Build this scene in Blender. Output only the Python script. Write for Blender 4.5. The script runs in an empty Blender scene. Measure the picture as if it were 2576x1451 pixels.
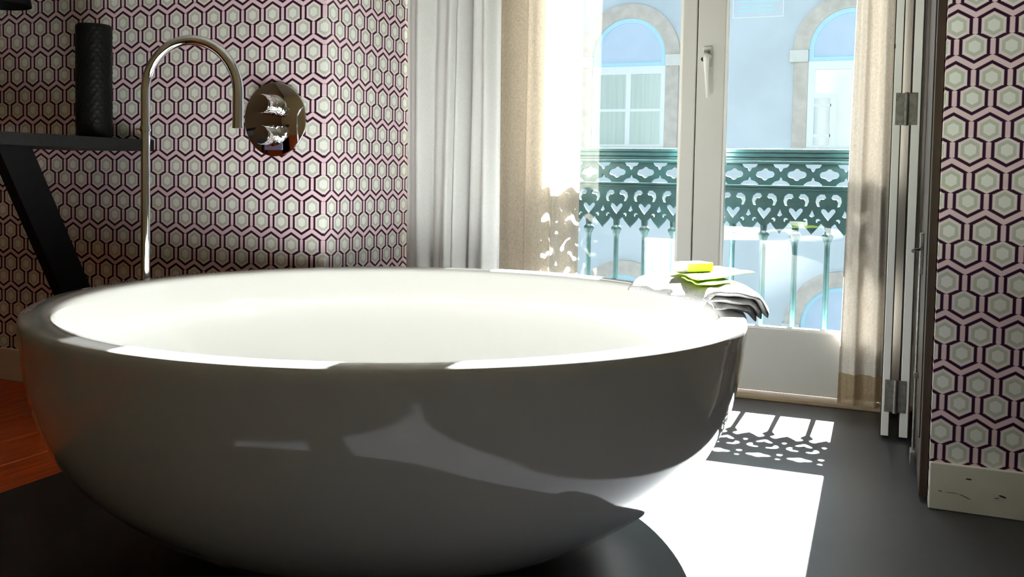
import bpy, bmesh, math, random
from mathutils import Vector, Matrix
random.seed(7)
S = bpy.context.scene
COL = S.collection
PI = math.pi

# ---------------------------------------------------------------- camera
cam_d = bpy.data.cameras.new('camera')
cam = bpy.data.objects.new('camera', cam_d); COL.objects.link(cam)
CAM_H = 0.8716
YAW, PITCH, ROLL = 22.3732, 2.7677, 1.0683
cy_, sy_ = math.cos(math.radians(YAW)), math.sin(math.radians(YAW))
cp_, sp_ = math.cos(math.radians(PITCH)), math.sin(math.radians(PITCH))
cr_, sr_ = math.cos(math.radians(ROLL)), math.sin(math.radians(ROLL))
f0 = Vector((-sy_, cy_, 0)); rt = Vector((cy_, sy_, 0)); up = Vector((0, 0, 1))
fw = f0 * cp_ - up * sp_; u1 = up * cp_ + f0 * sp_
r2 = rt * cr_ + u1 * sr_; u2 = u1 * cr_ - rt * sr_
M = Matrix((r2, u2, -fw)).transposed().to_4x4(); M.translation = (0, 0, CAM_H)
cam.matrix_world = M
cam_d.sensor_fit = 'HORIZONTAL'; cam_d.sensor_width = 36
cam_d.lens = 32.7617; cam_d.shift_y = -0.06505
cam_d.clip_start = 0.02; cam_d.clip_end = 200
S.camera = cam

# ---------------------------------------------------------------- sky, sun, exposure
W = bpy.data.worlds.new('world'); S.world = W; W.use_nodes = True
nt = W.node_tree; nt.nodes.clear()
o_ = nt.nodes.new('ShaderNodeOutputWorld'); b_ = nt.nodes.new('ShaderNodeBackground')
b_.inputs[0].default_value = (0.72, 0.86, 1.0, 1); b_.inputs[1].default_value = 0.60
nt.links.new(b_.outputs[0], o_.inputs[0])
SUN_TAN = 0.936
sd = bpy.data.lights.new('sun', 'SUN'); sd.energy = 175; sd.angle = math.radians(0.55); sd.color = (1.0, 0.99, 0.985)
so = bpy.data.objects.new('sun', sd); COL.objects.link(so)
so.rotation_euler = Vector((0, 1, SUN_TAN)).to_track_quat('Z', 'Y').to_euler()
so.location = (0, 30, 28)
S.view_settings.view_transform = 'Standard'; S.view_settings.look = 'None'
S.view_settings.exposure = 0.48; S.view_settings.gamma = 1.0; S.view_settings.use_curve_mapping = False
S.cycles.use_denoising = True
S.cycles.max_bounces = 12; S.cycles.diffuse_bounces = 6; S.cycles.glossy_bounces = 6
S.cycles.transparent_max_bounces = 24; S.cycles.transmission_bounces = 8
S.cycles.caustics_reflective = False; S.cycles.caustics_refractive = False
S.cycles.sample_clamp_indirect = 12

# ---------------------------------------------------------------- helpers
def tag(o, label=None, cat=None, group=None, kind=None):
    if label: o['label'] = label
    if cat: o['category'] = cat
    if group: o['group'] = group
    if kind: o['kind'] = kind
    return o

def empty(name, loc, label=None, cat=None, group=None, kind=None):
    o = bpy.data.objects.new(name, None); COL.objects.link(o)
    o.location = loc; o.empty_display_size = 0.05
    return tag(o, label, cat, group, kind)

def root_loc(p):
    v = Vector((0, 0, 0))
    while p is not None:
        v += p.location; p = p.parent
    return v

def link(name, me, mat=None, parent=None, loc=(0, 0, 0)):
    o = bpy.data.objects.new(name, me); COL.objects.link(o)
    o.location = loc
    if mat is not None and not me.materials: me.materials.append(mat)
    if parent is not None: o.parent = parent
    return o

class B:
    """collects shapes given in world coordinates; build() makes one mesh object"""
    def __init__(s): s.bm = bmesh.new()
    def box(s, x0, x1, y0, y1, z0, z1, bev=0.0, seg=2):
        r = bmesh.ops.create_cube(s.bm, size=1)
        vs = r['verts']
        for v in vs:
            v.co = ((x0 + x1) / 2 + v.co.x * (x1 - x0), (y0 + y1) / 2 + v.co.y * (y1 - y0), (z0 + z1) / 2 + v.co.z * (z1 - z0))
        if bev:
            es = list({e for v in vs for e in v.link_edges})
            bmesh.ops.bevel(s.bm, geom=es, offset=bev, segments=seg, affect='EDGES', profile=0.5)
        return s
    def loft(s, rings, closed=True, caps=True):
        R = [[s.bm.verts.new(p) for p in ring] for ring in rings]
        n = len(R[0])
        for a, b in zip(R, R[1:]):
            for i in range(n if closed else n - 1):
                j = (i + 1) % n
                s.bm.faces.new((a[i], a[j], b[j], b[i]))
        if caps and closed:
            s.bm.faces.new(list(reversed(R[0]))); s.bm.faces.new(R[-1])
        return s
    def lathe(s, prof, cx, cy, seg=32, cz=0.0, axis='Z', caps=True):
        rings = []
        for r, z in prof:
            ring = []
            for i in range(seg):
                a = 2 * PI * i / seg
                if axis == 'Z': ring.append((cx + r * math.cos(a), cy + r * math.sin(a), cz + z))
                elif axis == 'Y': ring.append((cx + r * math.cos(a), cy + z, cz + r * math.sin(a)))
                else: ring.append((cx + z, cy + r * math.cos(a), cz + r * math.sin(a)))
            rings.append(ring)
        return s.loft(rings, True, caps)
    def tube(s, pts, rad, seg=16):
        pts = [Vector(p) for p in pts]
        rings = []; t0 = (pts[1] - pts[0]).normalized()
        n = t0.orthogonal().normalized()
        for i, p in enumerate(pts):
            a = pts[max(i - 1, 0)]; b = pts[min(i + 1, len(pts) - 1)]
            t = (b - a).normalized()
            n = (n - t * n.dot(t)).normalized(); bn = t.cross(n)
            r = rad[i] if isinstance(rad, (list, tuple)) else rad
            rings.append([tuple(p + n * (r * math.cos(2 * PI * k / seg)) + bn * (r * math.sin(2 * PI * k / seg))) for k in range(seg)])
        return s.loft(rings)
    def prism(s, poly, d0, d1, plane='XZ'):
        """poly 2D extruded along the third axis from d0 to d1"""
        def P(a, b, d):
            return (a, d, b) if plane == 'XZ' else ((d, a, b) if plane == 'YZ' else (a, b, d))
        A = [s.bm.verts.new(P(a, b, d0)) for a, b in poly]
        C = [s.bm.verts.new(P(a, b, d1)) for a, b in poly]
        n = len(poly)
        s.bm.faces.new(A); s.bm.faces.new(list(reversed(C)))
        for i in range(n):
            j = (i + 1) % n
            s.bm.faces.new((A[j], A[i], C[i], C[j]))
        return s
    def grid(s, rows):
        R = [[s.bm.verts.new(p) for p in r] for r in rows]
        for a, b in zip(R, R[1:]):
            for i in range(len(a) - 1):
                s.bm.faces.new((a[i], a[i + 1], b[i + 1], b[i]))
        return s
    def build(s, name, mat, parent=None, smooth=None, recalc=True):
        off = root_loc(parent)
        for v in s.bm.verts: v.co -= off
        if recalc: bmesh.ops.recalc_face_normals(s.bm, faces=s.bm.faces)
        me = bpy.data.meshes.new(name); s.bm.to_mesh(me); s.bm.free()
        if smooth is not None:
            me.shade_smooth()
            if smooth < 179: me.set_sharp_from_angle(angle=math.radians(smooth))
        return link(name, me, mat, parent)

def plate(name, loops, thick):
    """flat casting with pierced holes (outer loop + hole loops in X/Z), shared mesh"""
    cu = bpy.data.curves.new(name, 'CURVE'); cu.dimensions = '2D'; cu.fill_mode = 'BOTH'
    cu.extrude = thick / 2; cu.bevel_depth = 0.0012; cu.bevel_resolution = 0
    for lp in loops:
        sp = cu.splines.new('POLY'); sp.points.add(len(lp) - 1); sp.use_cyclic_u = True
        for p, (x, z) in zip(sp.points, lp): p.co = (x, z, 0, 1)
    ob = bpy.data.objects.new(name, cu); COL.objects.link(ob)
    dg = bpy.context.evaluated_depsgraph_get()
    me = bpy.data.meshes.new_from_object(ob.evaluated_get(dg))
    bpy.data.objects.remove(ob); bpy.data.curves.remove(cu)
    me.transform(Matrix(((1, 0, 0, 0), (0, 0, -1, 0), (0, 1, 0, 0), (0, 0, 0, 1))))
    me.name = name
    return me

# ---------------------------------------------------------------- materials
def mat(name, col, rough=0.5, metal=0.0, spec=0.5, noise=0.0, nscale=20.0, bump=0.0, bscale=60.0, coat=0.0, stretch=None):
    m = bpy.data.materials.new(name); m.use_nodes = True
    n = m.node_tree.nodes; l = m.node_tree.links; p = n['Principled BSDF']
    p.inputs['Base Color'].default_value = (*col, 1); p.inputs['Roughness'].default_value = rough
    p.inputs['Metallic'].default_value = metal; p.inputs['Specular IOR Level'].default_value = spec
    p.inputs['Coat Weight'].default_value = coat; p.inputs['Coat Roughness'].default_value = 0.04
    if noise or bump:
        tc = n.new('ShaderNodeNewGeometry'); mp = n.new('ShaderNodeMapping')
        l.new(tc.outputs['Position'], mp.inputs['Vector'])
        if stretch: mp.inputs['Scale'].default_value = stretch
    if noise:
        t = n.new('ShaderNodeTexNoise'); t.inputs['Scale'].default_value = nscale; t.inputs['Detail'].default_value = 5
        l.new(mp.outputs[0], t.inputs['Vector'])
        r = n.new('ShaderNodeValToRGB'); r.color_ramp.elements[0].position = 0.3; r.color_ramp.elements[1].position = 0.7
        r.color_ramp.elements[0].color = (*[c * (1 - noise) for c in col], 1)
        r.color_ramp.elements[1].color = (*[min(1, c * (1 + noise)) for c in col], 1)
        l.new(t.outputs['Fac'], r.inputs[0]); l.new(r.outputs[0], p.inputs['Base Color'])
    if bump:
        t = n.new('ShaderNodeTexNoise'); t.inputs['Scale'].default_value = bscale; t.inputs['Detail'].default_value = 4
        l.new(mp.outputs[0], t.inputs['Vector'])
        b = n.new('ShaderNodeBump'); b.inputs['Strength'].default_value = bump; b.inputs['Distance'].default_value = 0.01
        l.new(t.outputs['Fac'], b.inputs['Height']); l.new(b.outputs[0], p.inputs['Normal'])
    return m

def wallpaper(name, axis, u0, z0=1.468, a=0.08589, v=0.135):
    """printed hexagon wallpaper: one repeat is `a` wide and `v` high"""
    m = bpy.data.materials.new(name); m.use_nodes = True
    n = m.node_tree.nodes; l = m.node_tree.links; p = n['Principled BSDF']
    p.inputs['Roughness'].default_value = 0.60; p.inputs['Specular IOR Level'].default_value = 0.3
    def num(x):
        if isinstance(x, (int, float)): return x
        return x
    def mth(op, x, y=None, z=None):
        k = n.new('ShaderNodeMath'); k.operation = op
        for i, q in enumerate((x, y, z)):
            if q is None: continue
            if isinstance(q, (int, float)): k.inputs[i].default_value = q
            else: l.new(q, k.inputs[i])
        return k.outputs[0]
    def ramp(x, stops, interp='LINEAR'):
        k = n.new('ShaderNodeValToRGB'); cr = k.color_ramp; cr.interpolation = interp
        while len(cr.elements) > 1: cr.elements.remove(cr.elements[-1])
        for i, (pos, c) in enumerate(stops):
            e = cr.elements[0] if i == 0 else cr.elements.new(pos)
            e.position = pos; e.color = (c, c, c, 1) if isinstance(c, float) else (*c, 1)
        l.new(x, k.inputs[0]); return k.outputs[0]
    g = n.new('ShaderNodeNewGeometry'); sx = n.new('ShaderNodeSeparateXYZ'); l.new(g.outputs['Position'], sx.inputs[0])
    U = mth('DIVIDE', mth('SUBTRACT', sx.outputs[axis], u0), a)
    Vv = mth('DIVIDE', mth('SUBTRACT', z0, sx.outputs[2]), v)
    A = a / v                                     # 0.636
    fu = mth('SUBTRACT', U, mth('FLOOR', mth('ADD', U, 0.5)))
    x = mth('MULTIPLY', mth('ABSOLUTE', fu), A)   # 0 .. A/2, in units of v
    y = mth('SUBTRACT', Vv, mth('FLOOR', Vv))
    hx, nx, hA = 0.243, A / 2 - 0.243, A / 2
    lo, hi = -0.07, 1.07
    def q(t): return (t - lo) / (hi - lo)
    off, sc = 0.2, 0.8
    def G(val): return (val + off) / sc
    sl = hx / 0.141
    stops = [(0.0, G(lo * sl)), (q(0.141), G(hx)), (q(0.4576), G(hx)), (q(0.545), G(nx)), (q(0.859), G(nx)), (1.0, G(nx + (hi - 0.859) * sl))]
    def dist(yy):
        yn = mth('DIVIDE', mth('SUBTRACT', yy, lo), hi - lo)
        gx = mth('SUBTRACT', mth('MULTIPLY', ramp(yn, stops), sc), off)
        k = ramp(yn, [(0.0, 0.50), (q(0.150), 1.0), (q(0.452), 0.466), (q(0.549), 1.0), (q(0.850), 0.50)], 'CONSTANT')
        return mth('MULTIPLY', mth('ABSOLUTE', mth('SUBTRACT', x, gx)), k)
    y2 = mth('SUBTRACT', mth('ADD', y, 1.0), mth('MULTIPLY', mth('GREATER_THAN', y, 0.5), 2.0))
    D = mth('MINIMUM', dist(y), dist(y2))
    def hexd(xc, yc):
        xx = mth('ABSOLUTE', mth('SUBTRACT', x, xc)); yy = mth('ABSOLUTE', mth('SUBTRACT', y, yc))
        return mth('MAXIMUM', mth('DIVIDE', xx, 0.1015), mth('DIVIDE', mth('ADD', yy, mth('MULTIPLY', xx, 0.58)), 0.1235))
    Hh = mth('MINIMUM', hexd(0.0, 0.2993), hexd(hA, 0.7007))
    cen, ring, band = (0.88, 0.89, 0.85), (0.60, 0.63, 0.55), (0.84, 0.66, 0.70)
    inner = ramp(mth('DIVIDE', Hh, 4.0), [(0.0, cen), (0.245, cen), (0.262, ring), (0.39, ring), (0.42, (0.87, 0.81, 0.79)), (0.56, (0.86, 0.76, 0.76)), (0.62, band)])
    line = ramp(mth('MULTIPLY', D, 5.0), [(0.0, 1.0), (0.0215 * 5, 1.0), (0.0275 * 5, 0.0)])
    edge = ramp(mth('MULTIPLY', D, 5.0), [(0.0, 1.0), (0.029 * 5, 1.0), (0.037 * 5, 0.0)])
    def mix(f, c1, c2):
        k = n.new('ShaderNodeMix'); k.data_type = 'RGBA'; l.new(f, k.inputs[0])
        for i, c in ((6, c1), (7, c2)):
            if isinstance(c, tuple): k.inputs[i].default_value = (*c, 1)
            else: l.new(c, k.inputs[i])
        return k.outputs[2]
    c1 = mix(edge, inner, (0.42, 0.12, 0.25))
    c2 = mix(line, c1, (0.016, 0.006, 0.022))
    l.new(c2, p.inputs['Base Color'])
    return m

def glass_mat(name, tint=(0.96, 0.985, 0.98), refl=0.06):
    m = bpy.data.materials.new(name); m.use_nodes = True
    n = m.node_tree.nodes; l = m.node_tree.links; n.remove(n['Principled BSDF'])
    o = n['Material Output']; t = n.new('ShaderNodeBsdfTransparent'); g = n.new('ShaderNodeBsdfGlossy')
    f = n.new('ShaderNodeFresnel'); f.inputs[0].default_value = 1.45; x = n.new('ShaderNodeMixShader')
    t.inputs[0].default_value = (*tint, 1); g.inputs['Roughness'].default_value = 0.0
    l.new(f.outputs[0], x.inputs[0]); l.new(t.outputs[0], x.inputs[1]); l.new(g.outputs[0], x.inputs[2]); l.new(x.outputs[0], o.inputs[0])
    return m

def cloth_mat(name, col, transl, transp, weave=900.0, strength=0.25):
    m = bpy.data.materials.new(name); m.use_nodes = True
    n = m.node_tree.nodes; l = m.node_tree.links; n.remove(n['Principled BSDF']); o = n['Material Output']
    d = n.new('ShaderNodeBsdfDiffuse'); t = n.new('ShaderNodeBsdfTranslucent')
    g = n.new('ShaderNodeNewGeometry'); mp = n.new('ShaderNodeMapping'); l.new(g.outputs['Position'], mp.inputs[0])
    mp.inputs['Scale'].default_value = (1.0, 0.3, 0.12)
    w = n.new('ShaderNodeTexNoise'); w.inputs['Scale'].default_value = weave; l.new(mp.outputs[0], w.inputs['Vector'])
    mp2 = n.new('ShaderNodeMapping'); l.new(g.outputs['Position'], mp2.inputs[0]); mp2.inputs['Scale'].default_value = (0.12, 0.3, 1.0)
    w2 = n.new('ShaderNodeTexNoise'); w2.inputs['Scale'].default_value = weave; l.new(mp2.outputs[0], w2.inputs['Vector'])
    ad = n.new('ShaderNodeMath'); ad.operation = 'ADD'; l.new(w.outputs['Fac'], ad.inputs[0]); l.new(w2.outputs['Fac'], ad.inputs[1])
    r = n.new('ShaderNodeMapRange'); r.inputs[1].default_value = 0.7; r.inputs[2].default_value = 1.3
    r.inputs[3].default_value = 1 - strength; r.inputs[4].default_value = 1.0; l.new(ad.outputs[0], r.inputs[0])
    vm = n.new('ShaderNodeVectorMath'); vm.operation = 'SCALE'; vm.inputs[0].default_value = col; l.new(r.outputs[0], vm.inputs['Scale'])
    l.new(vm.outputs[0], d.inputs[0]); l.new(vm.outputs[0], t.inputs[0])
    x = n.new('ShaderNodeMixShader'); x.inputs[0].default_value = transl; l.new(d.outputs[0], x.inputs[1]); l.new(t.outputs[0], x.inputs[2])
    out = x
    if transp:
        tr = n.new('ShaderNodeBsdfTransparent'); y = n.new('ShaderNodeMixShader'); y.inputs[0].default_value = transp
        l.new(x.outputs[0], y.inputs[1]); l.new(tr.outputs[0], y.inputs[2]); out = y
    l.new(out.outputs[0], o.inputs[0])
    return m

M_TUB = mat('tub_white', (0.545, 0.541, 0.522), rough=0.07, spec=0.55, coat=0.4)
M_CHROME = mat('chrome', (0.82, 0.82, 0.84), rough=0.05, metal=1.0)
M_FLOOR = mat('floor_dark', (0.024, 0.0245, 0.028), rough=0.38, spec=0.5, noise=0.18, nscale=5, bump=0.04, bscale=220)
M_WOOD = mat('plank_wood', (0.78, 0.095, 0.010), rough=0.35, noise=0.45, nscale=14, stretch=(6, 0.35, 1), bump=0.08, bscale=40)
M_WHITE = mat('paint_white', (0.84, 0.835, 0.81), rough=0.42, noise=0.03, nscale=6)
M_SKIRT = mat('paint_skirting', (0.74, 0.72, 0.64), rough=0.45, noise=0.06, nscale=8)
M_WORN = mat('chipped_spot', (0.03, 0.028, 0.025), rough=0.8)
M_DOOR = mat('paint_door', (0.61, 0.60, 0.57), rough=0.38, noise=0.02, nscale=5)
M_BROWN = mat('brown_paint_and_shade', (0.040, 0.023, 0.014), rough=0.5, noise=0.2, nscale=6, stretch=(4, 4, 0.4))  # dark brown; on the folding leaves' faces it stands in for shade
M_CEIL = mat('ceiling_paint', (0.88, 0.86, 0.80), rough=0.9)
M_ROOM = mat('room_paint', (0.82, 0.77, 0.67), rough=0.9)
M_BLACK = mat('black_wood', (0.004, 0.004, 0.005), spec=0.15, rough=0.55, noise=0.2, nscale=30)
M_SLATE = mat('black_top', (0.011, 0.012, 0.013), spec=0.25, rough=0.5, noise=0.3, nscale=60)
M_VASE = mat('black_ceramic', (0.004, 0.0045, 0.005), spec=0.2, rough=0.45)
M_STEEL = mat('aged_steel', (0.32, 0.31, 0.29), rough=0.42, metal=0.85, noise=0.25, nscale=60)
M_IRON = mat('iron_green', (0.020, 0.075, 0.080), rough=0.42, noise=0.25, nscale=25, bump=0.05, bscale=120)
M_STONE = mat('sill_stone', (0.55, 0.53, 0.49), rough=0.8, noise=0.1, nscale=12, bump=0.1)
M_PLASTER = mat('facade_plaster', (0.60, 0.66, 0.73), rough=0.9, noise=0.07, nscale=1.6, bump=0.15, bscale=25)
M_FSTONE = mat('facade_stone', (0.56, 0.51, 0.47), rough=0.9, noise=0.14, nscale=9, bump=0.2, bscale=40)
M_FPALE = mat('facade_pale_stone', (0.70, 0.69, 0.66), rough=0.9, noise=0.06, nscale=9)
M_FBLUE = mat('facade_blue', (0.50, 0.76, 0.90), rough=0.7, noise=0.03)
M_TYMP = mat('facade_tympanum', (0.56, 0.66, 0.82), rough=0.8, noise=0.04, nscale=4)
M_FWHITE = mat('facade_white', (0.85, 0.87, 0.88), rough=0.5)
M_FPANE = mat('facade_pane', (0.56, 0.64, 0.60), rough=0.12, spec=0.6, noise=0.08, nscale=6, stretch=(5, 1, 0.2))
M_FPANE2 = mat('facade_pane_white', (0.74, 0.75, 0.74), rough=0.12, spec=0.6, noise=0.04, nscale=4)
M_FDARK = mat('facade_pane_dark', (0.25, 0.33, 0.38), rough=0.1, spec=0.6)
M_STREET = mat('street', (0.42, 0.41, 0.40), rough=0.9, noise=0.1, nscale=2)
M_TOWEL = mat('towel', (0.46, 0.455, 0.455), rough=0.95, spec=0.1, noise=0.06, nscale=120, bump=0.6, bscale=350)
M_LIME = mat('lime_paper', (0.30, 0.44, 0.008), rough=0.35, spec=0.5)
M_SOAPW = mat('soap_wrapper', (0.58, 0.60, 0.52), rough=0.35)
M_BLKPL = mat('black_plastic', (0.01, 0.01, 0.01), rough=0.3)
M_GLASS = glass_mat('pane_glass')
M_CURT = cloth_mat('curtain_white', (0.82, 0.82, 0.82), 0.22, 0.0, weave=700, strength=0.12)
M_SHEER = cloth_mat('curtain_sheer', (0.82, 0.74, 0.63), 0.42, 0.05, weave=600, strength=0.35)
M_SHEER2 = cloth_mat('curtain_sheer_gathered', (0.86, 0.81, 0.74), 0.14, 0.02, weave=600, strength=0.30)
M_HEM = cloth_mat('curtain_hem', (0.62, 0.50, 0.33), 0.45, 0.04, weave=600, strength=0.35)
WP_L = wallpaper('wallpaper_long', 0, -3.3395)
WP_N = wallpaper('wallpaper_niche', 1, 2.7770)
WP_R = wallpaper('wallpaper_right', 0, 0.1326, z0=1.4643)

# ---------------------------------------------------------------- setting
YW = 2.734          # face of the two wallpapered walls
XN = -1.832          # left side of the window niche
XR = 0.109          # right side of the window niche
YB = 3.86           # inner face of the window wall
ZC = 3.45
XB = -2.19          # dark floor / planks
def struct(name, b, m, parent=None, smooth=None):
    o = b.build(name, m, parent, smooth)
    if parent is None: o['kind'] = 'structure'
    return o
fl = struct('floor', B().box(XB, 2.4, -2.2, YB + 0.08, -0.05, 0), M_FLOOR)
fl['label'] = 'smooth dark grey floor under the bathtub'
xs = XB - 0.006
tr = struct('trim_1', B().box(XB - 0.006, XB, -2.2, YW, -0.05, 0.001), M_WOOD, fl)
w_ = 0.20; k = 0
while xs > -4.5:
    y0 = -2.2 + random.random() * 1.5 - 1.5
    while y0 < YW:
        y1 = y0 + 1.9
        a0, a1 = max(y0, -2.2), min(y1, YW)
        if a1 > a0 + 0.01:
            struct('plank', B().box(xs - w_ + 0.002, xs - 0.001, a0 + 0.001, a1 - 0.001, -0.05, -0.001 + random.random() * 0.001, 0.0015, 1), M_WOOD, fl)
        y0 = y1
    xs -= w_
struct('wall_left', B().box(-4.6, XN, YW, YB, -0.05, ZC), WP_L)
# the niche side wears the same paper: thin sheet of it on the niche return
struct('wall_niche', B().box(XN, XN + 0.004, YW + 0.0005, YB, 0.0, ZC), WP_N)
struct('wall_right', B().box(XR, 2.4, YW, YB, -0.05, ZC), WP_R)
struct('baseboard_left', B().box(-4.6, XN, YW - 0.016, YW, 0, 0.130, 0.003), M_SKIRT)
bbr = struct('baseboard_right', B().box(XR, 2.4, YW - 0.014, YW, 0, 0.127, 0.003), M_SKIRT)
struct('baseboard_niche', B().box(XN + 0.004, XN + 0.018, YW - 0.016, YB, 0, 0.130, 0.003), M_SKIRT)
for (cx, cz, ln, hh, rot) in ((0.204, 0.093, 0.016, 0.004, 0.05), (0.136, 0.052, 0.010, 0.002, -0.1), (0.196, 0.045, 0.034, 0.0018, -0.35), (0.285, 0.058, 0.020, 0.005, -0.2), (0.272, 0.052, 0.012, 0.002, 0.2), (0.165, 0.051, 0.030, 0.001, 0.0)):
    c, s = math.cos(rot), math.sin(rot)
    pts = [(-ln / 2, 0), (-ln / 4, hh / 2), (ln / 5, hh / 2.4), (ln / 2, hh / 6), (ln / 3, -hh / 2), (-ln / 5, -hh / 3)]
    B().prism([(cx + c * a - s * b, cz + s * a + c * b) for a, b in pts], YW - 0.0148, YW - 0.0139).build('chip', M_WORN, bbr)
# window wall around the opening
OX0, OX1, OZ1 = -1.52, 0.085, 3.28
struct('wall_window', B().box(XN, OX0, YB, YB + 0.09, -0.05, ZC).box(OX1, XR, YB, YB + 0.09, -0.05, ZC).box(OX0, OX1, YB, YB + 0.09, OZ1, ZC), M_WHITE)
struct('outside_bounce_cover', B().box(-4.9, OX0, YB + 0.09, YB + 0.095, -0.6, 4.0).box(OX1, 2.7, YB + 0.09, YB + 0.095, -0.6, 4.0).box(OX0, OX1, YB + 0.09, YB + 0.095, OZ1, 4.0), mat('bounce_cover_dark', (0.035, 0.05, 0.05), rough=0.6, noise=0.1))  # unseen dark cladding, added to cut sun bounce onto the opposite facade
struct('ceiling', B().box(-4.6, 2.4, -2.4, YB + 0.09, ZC, ZC + 0.1), M_CEIL)
struct('wall_back', B().box(-4.6, 2.4, -2.4, -2.2, -0.05, ZC), mat('back_paint', (0.84, 0.68, 0.36), rough=0.9))
struct('wall_side_west', B().box(-4.7, -4.6, -2.4, YB, -0.05, ZC), mat('side_paint', (0.26, 0.19, 0.12), rough=0.9))
struct('wall_side_east', B().box(2.4, 2.5, -2.4, YB, -0.05, ZC), M_ROOM)
# wooden strip at the foot of the doors
struct('trim_2', B().box(OX0 - 0.25, OX1 + 0.12, 3.79, YB + 0.03, 0.0, 0.016, 0.003), mat('sill_wood', (0.36, 0.27, 0.17), rough=0.45, noise=0.2, nscale=20, stretch=(0.3, 4, 1)))
struct('trim_3', B().box(OX0, OX0 + 0.06, 3.908, YB + 0.09, 0.0, OZ1).box(OX1 - 0.06, OX1, 3.908, YB + 0.09, 0.0, OZ1).box(OX0 + 0.06, OX1 - 0.06, 3.908, YB + 0.09, OZ1 - 0.08, OZ1), M_DOOR)

# french doors ---------------------------------------------------------------
DY0, DY1 = 3.857, 3.905
ZB, ZT = 0.022, 3.245
GB = 0.286
def leaf(name, label, x0, x1, g0, g1):
    d = empty(name, (x0, DY0, 0), kind='structure'); d['label'] = label
    if name == 'door_1': B().box(-0.806, -0.755, DY1, DY1 + 0.012, ZB, ZT, 0.003).build('astragal', M_DOOR, d)
    B().box(x0, g0, DY0, DY1, ZB, ZT, 0.004).build('stile', M_DOOR, d)
    B().box(g1, x1, DY0, DY1, ZB, ZT, 0.004).build('stile', M_DOOR, d)
    B().box(g0, g1, DY0, DY1, ZT - 0.10, ZT, 0.004).build('top_rail', M_DOOR, d)
    B().box(g0, g1, DY0, DY1, ZB, GB - 0.012, 0.003).build('bottom_panel', M_DOOR, d)
    B().box(g0, g1, DY0 + 0.006, DY1 - 0.012, GB - 0.012, GB, 0.002).box(g0, g0 + 0.010, DY0 + 0.006, DY1 - 0.012, GB, ZT - 0.1).box(g1 - 0.010, g1, DY0 + 0.006, DY1 - 0.012, GB, ZT - 0.1).build('glazing_bead', M_WHITE, d)
    B().box(g0 + 0.001, g1 - 0.001, 3.880, 3.884, GB - 0.01, ZT - 0.09).build('pane', M_GLASS, d)
    return d
leaf('door_1', 'left leaf of the tall white french door', OX0 + 0.027, -0.781, -1.42, -0.840)
d2 = leaf('door_2', 'right leaf of the tall white french door, with the handle', -0.777, OX1 - 0.022, -0.664, -0.038)
h = B().box(-0.752, -0.716, DY0 - 0.010, DY0, 1.335, 1.418, 0.004).build('handle', M_DOOR, d2)
B().box(-0.748, -0.722, DY0 - 0.016, DY0 - 0.010, 1.392, 1.402, 0.002).build('screw_cover', M_STEEL, h)
B().tube([(-0.730, DY0 - 0.008, 1.375), (-0.730, DY0 - 0.042, 1.375), (-0.731, DY0 - 0.050, 1.366), (-0.728, DY0 - 0.050, 1.30), (-0.722, DY0 - 0.048, 1.205)], [0.012, 0.012, 0.013, 0.008, 0.005], 14).build('lever', M_WHITE, h, 40)
B().lathe([(0.0001, 0), (0.008, 0), (0.009, 0.008), (0.009, 0.03), (0.0001, 0.03)], -0.744, DY0 - 0.050, 16, 1.362, 'Y').build('lock_button', M_BLKPL, h, 40)

# ---------------------------------------------------------------- balcony and street
RY = 3.985
sl = B().box(-2.3, 0.8, 3.952, 4.16, -0.16, -0.015, 0.01).build('balcony_slab', M_STONE)
tag(sl, 'pale stone balcony slab below the green iron railing', 'balcony')
rail = empty('balcony_railing', (-0.76, RY, -0.015), 'green cast iron balcony railing with hearts outside the window', 'railing')
def moulded(z0, z1, steps, name):
    b = B()
    for (a0, a1, w) in steps: b.box(-2.2, 0.7, RY - w / 2, RY + w / 2, a0, a1, 0.003, 2)
    return b.build(name, M_IRON, rail)
moulded(0, 0, [(0.990, 1.006, 0.062), (0.972, 0.990, 0.050), (0.958, 0.972, 0.034), (0.944, 0.958, 0.044)], 'top_rail')
moulded(0, 0, [(0.838, 0.848, 0.026), (0.848, 0.858, 0.034)], 'middle_rail')
moulded(0, 0, [(0.045, 0.075, 0.030)], 'bottom_rail')
PB = 0.1268; hp = PB / 2
def sym(pts): return pts + [(-x, z) for x, z in reversed(pts)]
def mir(lp): return [(-x, z) for x, z in lp]
quat_out = [(-hp, 0.947), (-hp + 0.038, 0.947), (-hp + 0.037, 0.942), (-hp + 0.026, 0.929), (-hp + 0.008, 0.925), (-hp + 0.006, 0.916), (-hp, 0.913)]
right = [(0.0, 0.947), (hp - 0.030, 0.947), (hp - 0.034, 0.942), (hp - 0.026, 0.930), (hp - 0.010, 0.926), (hp - 0.005, 0.915), (hp, 0.912),
         (hp, 0.892), (hp - 0.005, 0.888), (hp - 0.008, 0.878), (hp - 0.024, 0.873), (hp - 0.038, 0.862), (hp - 0.036, 0.857), (0.0, 0.857)]
quat = right + [(-x, z) for x, z in reversed(right[1:-1])]
def foil():
    pts = []
    for k in range(4):
        base = k * PI / 2
        for t in (-0.62, -0.40, -0.2, 0, 0.2, 0.40, 0.62):
            r = (0.0225 if k % 2 else 0.036) * math.cos(t * 1.15) ** (0.55 if k % 2 else 1.6) * (1.12 if k % 2 else 1.08)
            r = max(r, 0.013)
            pts.append((r * math.cos(base + t), 0.902 + r * math.sin(base + t)))
    return pts
ME_Q = plate('quatrefoil_panel', [quat, foil()], 0.014)
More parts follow.
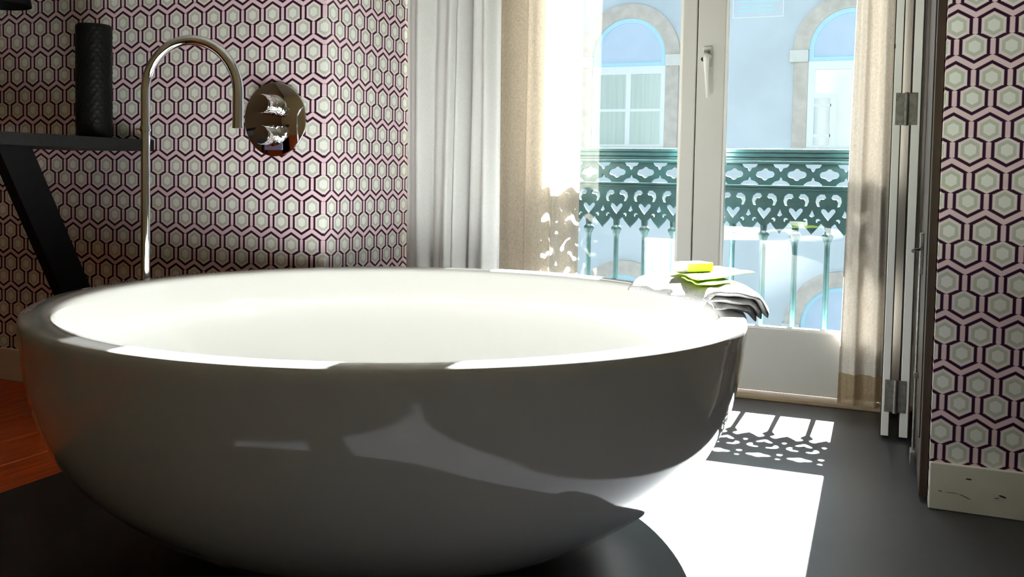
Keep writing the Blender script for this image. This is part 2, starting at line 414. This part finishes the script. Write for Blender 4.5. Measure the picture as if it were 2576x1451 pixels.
r1 = [(hp, 0.842), (hp, 0.763), (hp - 0.006, 0.748), (hp - 0.012, 0.734), (hp - 0.004, 0.730), (hp, 0.728), (hp, 0.660), (hp - 0.010, 0.672), (hp - 0.024, 0.688), (hp - 0.030, 0.697), (hp - 0.034, 0.704), (0.024, 0.703), (0.0125, 0.692), (0.0105, 0.664)]
bracket = r1 + [(-x, z) for x, z in reversed(r1)]
ear = [(0.008, 0.809), (0.015, 0.823), (0.033, 0.824), (0.048, 0.812), (0.0515, 0.793), (0.044, 0.774), (0.033, 0.772), (0.036, 0.790), (0.029, 0.802), (0.018, 0.802)]
vh = [(0.0, 0.7500), (0.010, 0.762), (0.020, 0.766), (0.028, 0.761), (0.028, 0.751), (0.014, 0.732), (0.0, 0.716)]
vheart = vh + [(-x, z) for x, z in reversed(vh[1:-1])]
curl = [(0.027, 0.713), (0.031, 0.722), (0.040, 0.725), (0.048, 0.720), (0.048, 0.711), (0.042, 0.706), (0.039, 0.714), (0.032, 0.716)]
ME_H = plate('heart_bracket', [bracket, ear, mir(ear), vheart, curl, mir(curl)], 0.014)
prof = [(0.0001, 0.075), (0.017, 0.075), (0.017, 0.095), (0.0125, 0.105), (0.0115, 0.30), (0.0105, 0.60), (0.0115, 0.628), (0.016, 0.632), (0.016, 0.638), (0.023, 0.648), (0.024, 0.655), (0.018, 0.664), (0.0125, 0.668), (0.0125, 0.690), (0.0001, 0.690)]
bb = B().lathe(prof, 0, 0, 14); tmp = bb.build('baluster', M_IRON, None, 50); ME_BAL = tmp.data; bpy.data.objects.remove(tmp)
for me in (ME_Q, ME_H): me.materials.clear(); me.materials.append(M_IRON)
rz = -0.015
for k in range(-6, 15):
    x = -1.267 + k * PB
    if x < -2.15 or x > 0.68: continue
    for nm, me in (('quatrefoil_panel', ME_Q), ('heart_bracket', ME_H), ('baluster', ME_BAL)):
        link(nm, me, None, rail, (x + 0.76, 0, 0 - rz))
    B().lathe([(0.0001, 0), (0.006, 0.001), (0.004, 0.004), (0.0001, 0.005)], x, RY - 0.0125, 10, 0.786, 'Y').build('rosette', M_IRON, rail, 60)

st = B().box(-14, 12, 4.2, 30, -5.1, -5.0).build('street', M_STREET); st['kind'] = 'structure'
st['label'] = 'grey street between the two buildings'

FY = 12.0
bld = empty('opposite_building', (-2.0, FY, -5.0), 'pale blue plastered building with stone arched windows across the street', 'building')
B().box(-12, 10, FY, FY + 0.5, -5.0, 5.2).build('wall', M_PLASTER, bld)
B().box(-12, 10, FY - 0.25, FY + 0.6, 5.2, 5.45, 0.03).build('cornice', M_FPALE, bld)
B().box(-12, 10, FY - 0.05, FY, 0.55, 0.68, 0.01).build('string_course', M_FPALE, bld)
def arc(cx, cz, r, a0, a1, n=28):
    return [(cx + r * math.cos(a0 + (a1 - a0) * i / n), cz + r * math.sin(a0 + (a1 - a0) * i / n)) for i in range(n + 1)]
def arched_window(cx, z0, kind):
    """z0: height of the arch springing"""
    ri, ro, rb = 0.487, 0.672, 0.43
    ring = arc(cx, z0, ro, 0, PI) + list(reversed(arc(cx, z0, ri, 0, PI)))
    B().prism(ring, FY - 0.09, FY).build('stone_arch', M_FSTONE, bld, 30)
    for s in (-1, 1):
        a, b = sorted((cx + s * 0.492, cx + s * 0.712))
        B().box(a, b, FY - 0.12, FY, z0 - 0.147, z0, 0.008).build('impost', M_FPALE, bld)
        a, b = sorted((cx + s * 0.492, cx + s * 0.66))
        B().box(a, b, FY - 0.08, FY, z0 - 1.34, z0 - 0.147, 0.006).build('stone_jamb', M_FSTONE, bld)
    bl = arc(cx, z0, ri, 0, PI) + [(cx - ri, z0 - 0.14), (cx - rb, z0 - 0.14)] + list(reversed(arc(cx, z0, rb, 0, PI)))[0:] + [(cx + rb, z0 - 0.14), (cx + ri, z0 - 0.14)]
    outer = arc(cx, z0, ri, 0, PI); inner = list(reversed(arc(cx, z0, rb, 0, PI)))
    B().prism(outer + [(cx - ri, z0 - 0.14), (cx - rb, z0 - 0.14)] + inner + [(cx + rb, z0 - 0.14), (cx + ri, z0 - 0.14)], FY - 0.055, FY).build('blue_arch', M_FBLUE, bld, 30)
    B().box(cx - rb, cx + rb, FY - 0.055, FY, z0 - 0.14, z0 - 0.085, 0.004).build('blue_bar', M_FBLUE, bld)
    B().prism(arc(cx, z0, rb, 0, PI) + [(cx - rb, z0 - 0.085), (cx + rb, z0 - 0.085)], FY - 0.03, FY).build('tympanum', M_TYMP, bld, 30)
    zb, zt = z0 - 1.19, z0 - 0.14
    f = B().box(cx - 0.49, cx - 0.435, FY - 0.07, FY, zb, zt).box(cx + 0.435, cx + 0.49, FY - 0.07, FY, zb, zt).box(cx - 0.435, cx + 0.435, FY - 0.07, FY, zt - 0.10, zt).box(cx - 0.435, cx + 0.435, FY - 0.07, FY, zb, zb + 0.035).build('window', M_FWHITE, bld)
    B().box(cx - 0.52, cx + 0.52, FY - 0.16, FY, zb - 0.10, zb, 0.01).build('window_sill', M_FPALE, bld)
    pz0, pz1 = zb + 0.035, zt - 0.10
    zm = (pz0 + pz1) / 2 - 0.01
    if kind == 0:
        B().box(cx - 0.032, cx + 0.032, FY - 0.065, FY - 0.02, pz0, pz1).build('mullion', M_FWHITE, f)
        for s in (-1, 1):
            a, b = sorted((cx + s * 0.032, cx + s * 0.435))
            B().box(a, b, FY - 0.055, FY - 0.03, zm - 0.018, zm + 0.018).build('glazing_bar', M_FWHITE, f)
            for c0, c1 in ((pz0, zm - 0.018), (zm + 0.018, pz1)):
                B().box(a, b, FY - 0.04, FY - 0.03, c0, c1).build('pane', M_FPANE, f)
    else:
        B().box(cx - 0.41, cx + 0.01, FY - 0.04, FY - 0.03, pz0, pz1).build('pane', M_FPANE2, f)
        B().box(cx + 0.04, cx + 0.41, FY - 0.04, FY - 0.03, pz0, pz1).build('pane', M_FPANE2, f)
        B().box(cx - 0.435, cx - 0.41, FY - 0.06, FY, pz0, pz1).box(cx + 0.01, cx + 0.04, FY - 0.06, FY, pz0, pz1).build('sash', M_FWHITE, f)
        B().box(cx - 0.41, cx - 0.225, FY - 0.046, FY - 0.04, pz0, pz0 + 0.57).build('dark_pane', M_FDARK, f)
        B().box(cx - 0.41, cx - 0.215, FY - 0.052, FY - 0.046, pz0 + 0.10, pz0 + 0.135).box(cx - 0.41, cx - 0.215, FY - 0.052, FY - 0.046, pz0 + 0.47, pz0 + 0.50).box(cx - 0.225, cx - 0.15, FY - 0.052, FY - 0.046, pz0, pz0 + 0.63).box(cx - 0.41, cx - 0.225, FY - 0.052, FY - 0.046, pz0 + 0.57, pz0 + 0.63).build('inner_frame', M_FWHITE, f)
for cx, kd in ((-6.045, 0), (-3.300, 0), (-0.555, 1), (2.190, 0)):
    arched_window(cx, 2.48, kd)
    arched_window(cx, -0.875, 0)
pn = B().box(-1.985, -1.362, FY - 0.012, FY, 2.907, 3.36).build('wall_panel', M_PLASTER, bld)
B().box(-1.985, -1.362, FY - 0.018, FY - 0.012, 2.907, 2.918).box(-1.985, -1.974, FY - 0.018, FY - 0.012, 2.918, 3.36).box(-1.373, -1.362, FY - 0.018, FY - 0.012, 2.918, 3.36).build('panel_border', M_FWHITE, pn)
for (a, b, z) in ((-1.93, -1.45, 2.985), (-1.90, -1.50, 3.035), (-1.93, -1.42, 3.10), (-1.90, -1.55, 3.15), (-1.93, -1.44, 3.22)):
    B().box(a, b, FY - 0.016, FY - 0.012, z, z + 0.022).build('blue_stripe', M_FBLUE, pn)

# ---------------------------------------------------------------- bathtub
TX, TY, TR, TZ = -1.146, 2.048, 0.851, 0.560
tub = empty('bathtub', (TX, TY, 0), 'large round white freestanding bathtub on the dark floor', 'bathtub')
ctrl = [(0.0, 0.343), (0.012, 0.40), (0.04, 0.482), (0.1, 0.608), (0.2, 0.734), (0.3, 0.802), (0.4, 0.833), (0.5, 0.847), (0.535, 0.8505)]
def cat(c, n=6):
    out = []
    for i in range(len(c) - 1):
        p0 = c[max(i - 1, 0)]; p1 = c[i]; p2 = c[i + 1]; p3 = c[min(i + 2, len(c) - 1)]
        for k in range(n):
            t = k / n
            out.append(tuple(0.5 * ((2 * p1[j]) + (-p0[j] + p2[j]) * t + (2 * p0[j] - 5 * p1[j] + 4 * p2[j] - p3[j]) * t * t + (-p0[j] + 3 * p1[j] - 3 * p2[j] + p3[j]) * t ** 3) for j in (0, 1)))
    out.append(c[-1]); return out
outer = [(r, z) for z, r in cat(ctrl)]
rimp = [(TR - 0.0012, 0.549), (TR - 0.004, 0.5565), (TR - 0.010, 0.5600), (TR - 0.040, 0.5605), (TR - 0.060, 0.5590), (TR - 0.067, 0.5545), (TR - 0.0705, 0.547)]
inn = [(z, r) for z, r in ((0.535, 0.779), (0.48, 0.769), (0.40, 0.755), (0.30, 0.700), (0.20, 0.605), (0.13, 0.47), (0.10, 0.33), (0.092, 0.15), (0.09, 0.001))]
inner = [(max(r, 0.0005), z) for z, r in cat(inn)]
B().lathe([(0.0005, 0.0)] + outer + rimp + inner, TX, TY, 160, 0, 'Z', caps=True).build('shell', M_TUB, tub, 60)
B().lathe([(0.0005, 0.092), (0.032, 0.092), (0.036, 0.096), (0.034, 0.101), (0.0005, 0.103)], TX, TY, 32).build('drain', M_CHROME, tub, 60)

# ---------------------------------------------------------------- floor-standing faucet
PX, PY = -2.040, 2.122
fc = empty('bath_faucet', (PX, PY, 0), 'tall chrome floor-standing tap with an arched spout behind the bathtub', 'faucet')
B().lathe([(0.0001, 0), (0.045, 0), (0.045, 0.008), (0.02, 0.014), (0.0001, 0.014)], PX, PY, 32).build('base_flange', M_CHROME, fc, 40)
B().lathe([(0.0001, 0.014), (0.0130, 0.014), (0.0130, 0.99), (0.0001, 0.99)], PX, PY, 32).build('pole', M_CHROME, fc, 40)
B().lathe([(0.0001, 0.984), (0.0150, 0.984), (0.0155, 0.988), (0.0155, 0.996), (0.0150, 1.0), (0.0001, 1.0)], PX, PY, 32).build('collar', M_CHROME, fc, 40)
B().tube([(PX - 0.010, PY - 0.008, 0.992), (PX - 0.024, PY - 0.012, 0.992)], 0.004, 10).build('grub_screw', M_CHROME, fc, 40)
aa = math.radians(22.0)
dx, dy = math.cos(aa), math.sin(aa)
SL = 0.272; ztop = 1.268
path = [(PX, PY, 0.99), (PX, PY, 1.04), (PX, PY, 1.085)]
zc = 1.10; ra = SL / 2
for i in range(0, 37):
    t = PI - PI * i / 36
    path.append((PX + dx * (ra + ra * math.cos(t)), PY + dy * (ra + ra * math.cos(t)), zc + (ztop - 0.016 - zc) * math.sin(t)))
path += [(PX + dx * SL, PY + dy * SL, 1.06), (PX + dx * SL, PY + dy * SL, 0.999)]
B().tube(path, [0.0130] * 3 + [0.0130 + 0.003 * min(1, i / 30) for i in range(37)] + [0.0160] * 2, 24).build('spout', M_CHROME, fc, 50)
B().lathe([(0.011, 0.9985), (0.0168, 0.9985), (0.0168, 1.002), (0.011, 1.002)], PX + dx * SL, PY + dy * SL, 24, caps=False).build('aerator', M_CHROME, fc, 40)

# ---------------------------------------------------------------- thermostatic valve on the wall
VX, VZ = -2.030, 1.058
vl = empty('bath_valve', (VX, YW, VZ), 'round chrome thermostat plate with two knobs on the wallpaper', 'valve')
B().lathe([(0.0001, 0), (0.128, 0), (0.130, -0.004), (0.130, -0.011), (0.126, -0.0135), (0.0001, -0.0145)], VX, YW, 64, VZ, 'Y').build('wall_plate', M_CHROME, vl, 40)
for zk, nm in ((0.048, 'upper'), (-0.058, 'lower')):
    kn = B().lathe([(0.0001, -0.013), (0.036, -0.013), (0.037, -0.018), (0.037, -0.024), (0.031, -0.028), (0.029, -0.030), (0.029, -0.040), (0.034, -0.043), (0.034, -0.088), (0.031, -0.094), (0.0001, -0.095)], VX + 0.004, YW, 40, VZ + zk, 'Y').build('knob', M_CHROME, vl, 40)
    B().lathe([(0.0295, -0.044), (0.0355, -0.046), (0.0355, -0.050), (0.0295, -0.052)], VX + 0.004, YW, 40, VZ + zk, 'Y', caps=False).build('grip_ring', M_CHROME, kn, 40)
B().box(VX - 0.040, VX + 0.036, YW - 0.017, YW - 0.013, VZ - 0.108, VZ - 0.082, 0.002).build('label_plate', mat('valve_mark', (0.25, 0.22, 0.36), rough=0.2, metal=0.6), vl)

# ---------------------------------------------------------------- console with slanted leg, vase
XS = -2.582
ct = empty('console_table', (XS - 0.2, 2.2, 0), 'black console with a slanted leg standing against the wallpaper', 'table')
B().box(XS - 0.42, XS, 0.9, YW - 0.004, 0.942, 0.984, 0.002).build('table_top', M_SLATE, ct)
def slant(x0, x1, name):
    z1, z0 = 0.9415, 0.001
    def yy(z): return 2.092 + (0.9415 - z) * (2.326 - 2.092) / (0.9415 - 0.468)
    w = 0.126
    B().prism([(yy(z1), z1), (yy(z1) + w, z1), (min(yy(z0) + w, YW - 0.02), z0), (min(yy(z0), YW - 0.12), z0)], x0, x1, 'YZ').build(name, M_BLACK, ct)
slant(XS - 0.075, XS - 0.03, 'leg')
B().box(XS - 0.36, XS - 0.07, 2.12, 2.16, 0.905, 0.9415).build('apron', M_BLACK, ct)
B().box(XS - 0.40, XS - 0.03, 0.95, 1.03, 0.001, 0.9415, 0.004).build('end_panel', M_BLACK, ct)
va = empty('vase', (-2.735, 2.592, 0.984), 'tall black cylindrical vase with scale relief on the console', 'vase')
VR, VH = 0.062, 0.413
rings = []
NS, NZ = 96, 84
for j in range(NZ + 1):
    t = j / NZ; z = t * VH; ring = []
    for i in range(NS):
        a = 2 * PI * i / NS
        r = VR
        if 0.10 < t < 0.985:
            row = t * 26; fr = row - math.floor(row)
            ph = (i / NS * 16 + (0.5 if int(row) % 2 else 0)) % 1.0
            tri = max(0.0, 1 - abs(ph - 0.5) * 2 - fr * 0.75)
            r += 0.0022 * tri
        if t > 0.985: r -= 0.004 * (t - 0.985) / 0.015
        ring.append((-2.735 + r * math.cos(a), 2.592 + r * math.sin(a), 0.984 + z))
    rings.append(ring)
for zz, rr in ((VH, VR - 0.010), (VH - 0.02, VR - 0.012), (0.02, VR - 0.012)):
    rings.append([(-2.735 + rr * math.cos(2 * PI * i / NS), 2.592 + rr * math.sin(2 * PI * i / NS), 0.984 + zz) for i in range(NS)])
B().loft(rings).build('body', M_VASE, va, 35)
pl = empty('pendant_lamp', (-3.145, 2.52, 1.478), 'dark lampshade showing at the top left corner of the photo', 'lamp')
B().lathe([(0.118, 1.482), (0.12, 1.479), (0.12, 1.484), (0.085, 1.67), (0.02, 1.68), (0.02, 1.676), (0.08, 1.666), (0.116, 1.484)], -3.145, 2.52, 40, caps=False).build('shade', M_BLACK, pl, 40)
B().lathe([(0.0001, 1.60), (0.035, 1.61), (0.03, 1.66), (0.0001, 1.676)], -3.145, 2.52, 20).build('socket', M_BLACK, pl, 40)
B().tube([(-3.145, 2.52, 1.675), (-3.145, 2.52, ZC)], 0.004, 8).build('cord', M_BLACK, pl)

# ---------------------------------------------------------------- curtains
def curtain(name, label, fn, x0, x1, z0, z1, m, nx=140, nz=26, hem=None, parent=None):
    rows = []
    for j in range(nz + 1):
        t = j / nz; z = z0 + (z1 - z0) * t
        rows.append([fn(i / nx, t, z, x0, x1) for i in range(nx + 1)])
    b = B().grid(rows)
    o = b.build(name, m, parent, 180)
    if label: tag(o, label, 'curtain')
    return o
def f_white(u, t, z, x0, x1):
    x = x0 + (x1 - x0) * u
    lean = (1 - t) * 0.02
    y = 3.255 + 0.030 * math.sin(u * 2 * PI * 3.1 + 0.6 + 0.5 * math.sin(u * 5)) + 0.012 * math.sin(u * 2 * PI * 6.3 + 1.7) + lean * math.sin(u * 9 + 1)
    k = (u - 0.64) / 0.022
    y += 0.075 * math.exp(-k * k)
    k = (u - 0.56) / 0.015
    y += 0.03 * math.exp(-k * k)
    return (x + 0.006 * math.sin(z * 2.2 + u * 7), y, z)
cw = curtain('white_curtain', 'heavy white curtain hanging in folds next to the wallpaper', f_white, XN + 0.012, -1.398, 0.02, 3.42, M_CURT, 220)
sm = cw.modifiers.new('thickness', 'SOLIDIFY'); sm.thickness = 0.003
def f_sheer_l(u, t, z, x0, x1):
    x = x0 + (x1 - x0) * u
    y = 3.745 + 0.020 * math.sin(u * 2 * PI * 3.4 + 0.9) + 0.008 * math.sin(u * 2 * PI * 8 + z) * (1.2 - t)
    return (x + 0.010 * math.sin(u * 2 * PI * 3.4), y, z)
curtain('sheer_curtain', 'beige sheer curtain at the left door leaf, with railing shadows on it', f_sheer_l, -1.66, -1.243, 0.03, 3.42, M_SHEER, 160)
def edge_r(z): return -0.1655 - 0.0125 * (1.566 - z) / 1.0
def f_sheer_r(u, t, z, x0, x1):
    l = edge_r(z); x = l + (-0.004 - l) * u
    y = 3.800 + 0.016 * math.sin(u * 2 * PI * 2.3 + 0.4 + 0.3 * z) + 0.006 * math.sin(u * 2 * PI * 5 + 2 * z)
    return (x, y, z)
scr = empty('sheer_curtain', (-0.09, 3.80, 0), 'beige sheer curtain beside the folded shutters, with a darker hem', 'curtain')
curtain('cloth', None, f_sheer_r, 0, 0, 0.135, 3.42, M_SHEER2, 90, 26, parent=scr)
def f_sheer_back(u, t, z, x0, x1):
    x, y, z = f_sheer_r(u, t, z, 0, 0)
    return (x + 0.002 + 0.004 * math.sin(u * 17), y + 0.022 + 0.004 * math.sin(u * 23 + z), z)
curtain('gathered_back', None, f_sheer_back, 0, 0, 0.135, 3.42, M_SHEER2, 90, 26, parent=scr)
curtain('hem', None, f_sheer_r, 0, 0, 0.018, 0.135, M_HEM, 90, 4, parent=scr)
ctk = B().box(XN + 0.01, XR - 0.01, 3.23, 3.28, 3.42, 3.449).build('curtain_track', M_WHITE); tag(ctk, 'white ceiling track carrying the heavy curtain', 'track')
ctk = B().box(XN + 0.01, XR - 0.01, 3.76, 3.81, 3.42, 3.449).build('curtain_track', M_WHITE); tag(ctk, 'white ceiling track carrying the sheer curtains', 'track')

# ---------------------------------------------------------------- folded shutters
fs = empty('folding_shutter', (0.02, 3.40, 0.012), 'two white-edged shutter leaves folded together beside the sheer curtain', 'shutter')
def shutter(x0, x1, y0, y1):
    o = B().box(x0 + 0.003, x1 - 0.003, y0, y1, 0.012, 3.2, 0.002).build('leaf', M_WHITE, fs)
    B().box(x0, x0 + 0.003, y0 + 0.003, y1, 0.012, 3.2).build('shade_face', M_BROWN, o)  # thin dark sheets: shade between the folded leaves put into their colour
    B().box(x1 - 0.003, x1, y0 + 0.003, y1, 0.012, 3.2).build('shade_face', M_BROWN, o)
    return o
sa = shutter(-0.024, 0.0065, 3.40, 3.770)
sb = shutter(0.034, 0.067, 3.40, 3.84)
for z0, z1 in ((1.069, 1.176), (0.096, 0.206), (2.25, 2.36)):
    zm = (z0 + z1) / 2
    h1 = B().box(-0.013, 0.018, 3.3970, 3.3998, z0, z1, 0.0008).box(0.023, 0.054, 3.3970, 3.3998, z0, z1, 0.0008).build('hinge', M_STEEL, fs)
    for xx in (-0.006, 0.046):
        for zz in (z0 + 0.012, z1 - 0.012):
            B().lathe([(0.0001, 0), (0.004, 0), (0.003, -0.0015), (0.0001, -0.002)], xx, 3.3970, 10, zz, 'Y').build('screw', M_STEEL, h1, 40)
    for q0, q1 in ((z0 - 0.002, zm - 0.001), (zm, z1 + 0.002)):
        B().lathe([(0.0001, q0), (0.0065, q0), (0.0065, q1), (0.0001, q1)], 0.0205, 3.393, 14).build('barrel', M_STEEL, h1, 40)
B().box(-0.0245, -0.020, 3.3985, 3.4005, 1.325, 1.340).build('latch_hole', M_BLKPL, sa)
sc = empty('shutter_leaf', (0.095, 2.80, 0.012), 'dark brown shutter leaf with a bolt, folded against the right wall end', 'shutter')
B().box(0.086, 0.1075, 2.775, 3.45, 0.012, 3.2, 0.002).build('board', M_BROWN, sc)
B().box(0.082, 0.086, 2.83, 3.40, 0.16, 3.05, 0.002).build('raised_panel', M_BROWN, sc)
bo = B().box(0.071, 0.082, 3.06, 3.10, 0.60, 0.725, 0.002).build('bolt', M_STEEL, sc)
B().tube([(0.074, 3.08, 0.63), (0.074, 3.08, 0.03)], 0.004, 10).build('rod', M_STEEL, bo, 40)
B().tube([(0.076, 3.08, 0.675), (0.052, 3.03, 0.675), (0.052, 2.985, 0.675)], 0.0055, 10).build('lever', M_STEEL, bo, 40)
B().box(0.068, 0.082, 3.06, 3.10, 0.285, 0.30, 0.001).build('rod_guide', M_STEEL, bo)
B().box(0.066, 0.082, 3.05, 3.11, 0.02, 0.06, 0.002).build('floor_keep', M_STEEL, bo)

# ---------------------------------------------------------------- towel, papers, soap
tw = empty('towel', (TX + 0.78, TY + 0.35, 0.56), 'folded white towel draped over the bathtub rim by the window', 'towel')
def lerp_tab(tab, x):
    if x <= tab[0][0]: return tab[0][1]
    for (x0, y0), (x1, y1) in zip(tab, tab[1:]):
        if x <= x1: return y0 + (y1 - y0) * (x - x0) / (x1 - x0)
    return tab[-1][1]
R_IN = [(11, 0.748), (15, 0.728), (20, 0.700), (28, 0.668), (36, 0.650), (44, 0.650)]
def layer(name, ctl, th, a0, a1, spread, ph):
    """ctl: (r, z, thickness factor) along the middle of the folded cloth, from the tub side to the window side"""
    c1 = cat([(r, z) for r, z, t in ctl], 6); c2 = cat([(r, t) for r, z, t in ctl], 6)
    na = 34; rings = []
    for j in range(na + 1):
        deg = a0 + (a1 - a0) * j / na; ang = math.radians(deg)
        e = min(j, na - j); rnd = 1 - max(0, 1 - e / 3.0) ** 2 * 0.8
        ri = lerp_tab(R_IN, deg); top = []; bot = []
        for i, ((r, z), (_, t)) in enumerate(zip(c1, c2)):
            if spread and r < 0.80: r = 0.80 - (0.80 - r) * (0.80 - ri) / (0.80 - ctl[0][0])
            p = c1[max(i - 1, 0)]; q = c1[min(i + 1, len(c1) - 1)]
            L = math.hypot(q[0] - p[0], q[1] - p[1]) or 1
            nx, nz = -(q[1] - p[1]) / L, (q[0] - p[0]) / L
            wv = 0.0016 * math.sin(ang * 41 + i * 0.4 + ph) + 0.0012 * math.sin(i * 0.7 + ang * 19 + ph)
            hf = th / 2 * t * rnd
            for lst, sg in ((top, 1), (bot, -1)):
                rr = r + nx * hf * sg; z2 = z + nz * hf * sg + wv
                lst.append((TX + rr * math.cos(ang), TY + rr * math.sin(ang), z2))
        rings.append(top + list(reversed(bot)))
    B().loft(rings).build(name, M_TOWEL, tw, 180)
layer('towel_fold', [(0.775, 0.5700, 0.5), (0.785, 0.5705, 1), (0.81, 0.5712, 1), (0.845, 0.571, 1), (0.858, 0.566, 1), (0.868, 0.552, 1), (0.871, 0.546, 0.5)], 0.014, 12, 42, False, 0.3)
layer('towel_fold', [(0.750, 0.5880, 0.4), (0.757, 0.5885, 1), (0.80, 0.5890, 1), (0.845, 0.587, 1), (0.868, 0.578, 1), (0.879, 0.560, 1), (0.882, 0.552, 0.5)], 0.015, 11.5, 43, False, 1.9)
layer('towel_fold', [(0.735, 0.5660, 0.25), (0.739, 0.578, 1.2), (0.750, 0.594, 1.25), (0.772, 0.6045, 1.1), (0.81, 0.6075, 1), (0.85, 0.605, 1), (0.876, 0.594, 1), (0.892, 0.570, 1.1), (0.896, 0.556, 0.5)], 0.018, 11, 44, True, 4.0)
def sheet(name, label, pts, mat_, curl):
    n = 10; rows = []
    (ax, ay, az), (bx, by, bz), (cx2, cy2, cz2), (dx2, dy2, dz2) = pts
    for j in range(n + 1):
        v = j / n; row = []
        for i in range(n + 1):
            u = i / n
            x = (ax * (1 - u) + bx * u) * (1 - v) + (dx2 * (1 - u) + cx2 * u) * v
            y = (ay * (1 - u) + by * u) * (1 - v) + (dy2 * (1 - u) + cy2 * u) * v
            z = (az * (1 - u) + bz * u) * (1 - v) + (dz2 * (1 - u) + cz2 * u) * v
            z += curl * math.sin(u * PI) * math.sin(v * PI) + 0.0012 * math.sin(u * 14 + v * 9)
            row.append((x, y, z))
        rows.append(row)
    o = B().grid(rows).build(name, mat_, None, 180)
    s_ = o.modifiers.new('t', 'SOLIDIFY'); s_.thickness = 0.0010
    return tag(o, label, 'paper')
sheet('paper_wrap', 'lower lime green paper sheet lying on the towel', [(-0.500, 2.36, 0.6230), (-0.425, 2.21, 0.6225), (-0.355, 2.33, 0.6215), (-0.455, 2.52, 0.6235)], M_LIME, 0.001)
sheet('paper_wrap', 'upper lime green paper sheet with a pointed corner, directly under the soap', [(-0.560, 2.495, 0.6290), (-0.435, 2.245, 0.6290), (-0.335, 2.50, 0.6340), (-0.455, 2.66, 0.6300)], M_LIME, 0.001)
sb_ = B().box(-0.044, 0.044, -0.030, 0.030, 0, 0.024, 0.003, 2).build('soap_bar', M_SOAPW, None)
sb_.location = (-0.490, 2.455, 0.6315); sb_.rotation_euler = (0.0, 0.0, math.radians(52))
tag(sb_, 'small white and green wrapped soap on top of the papers', 'soap')
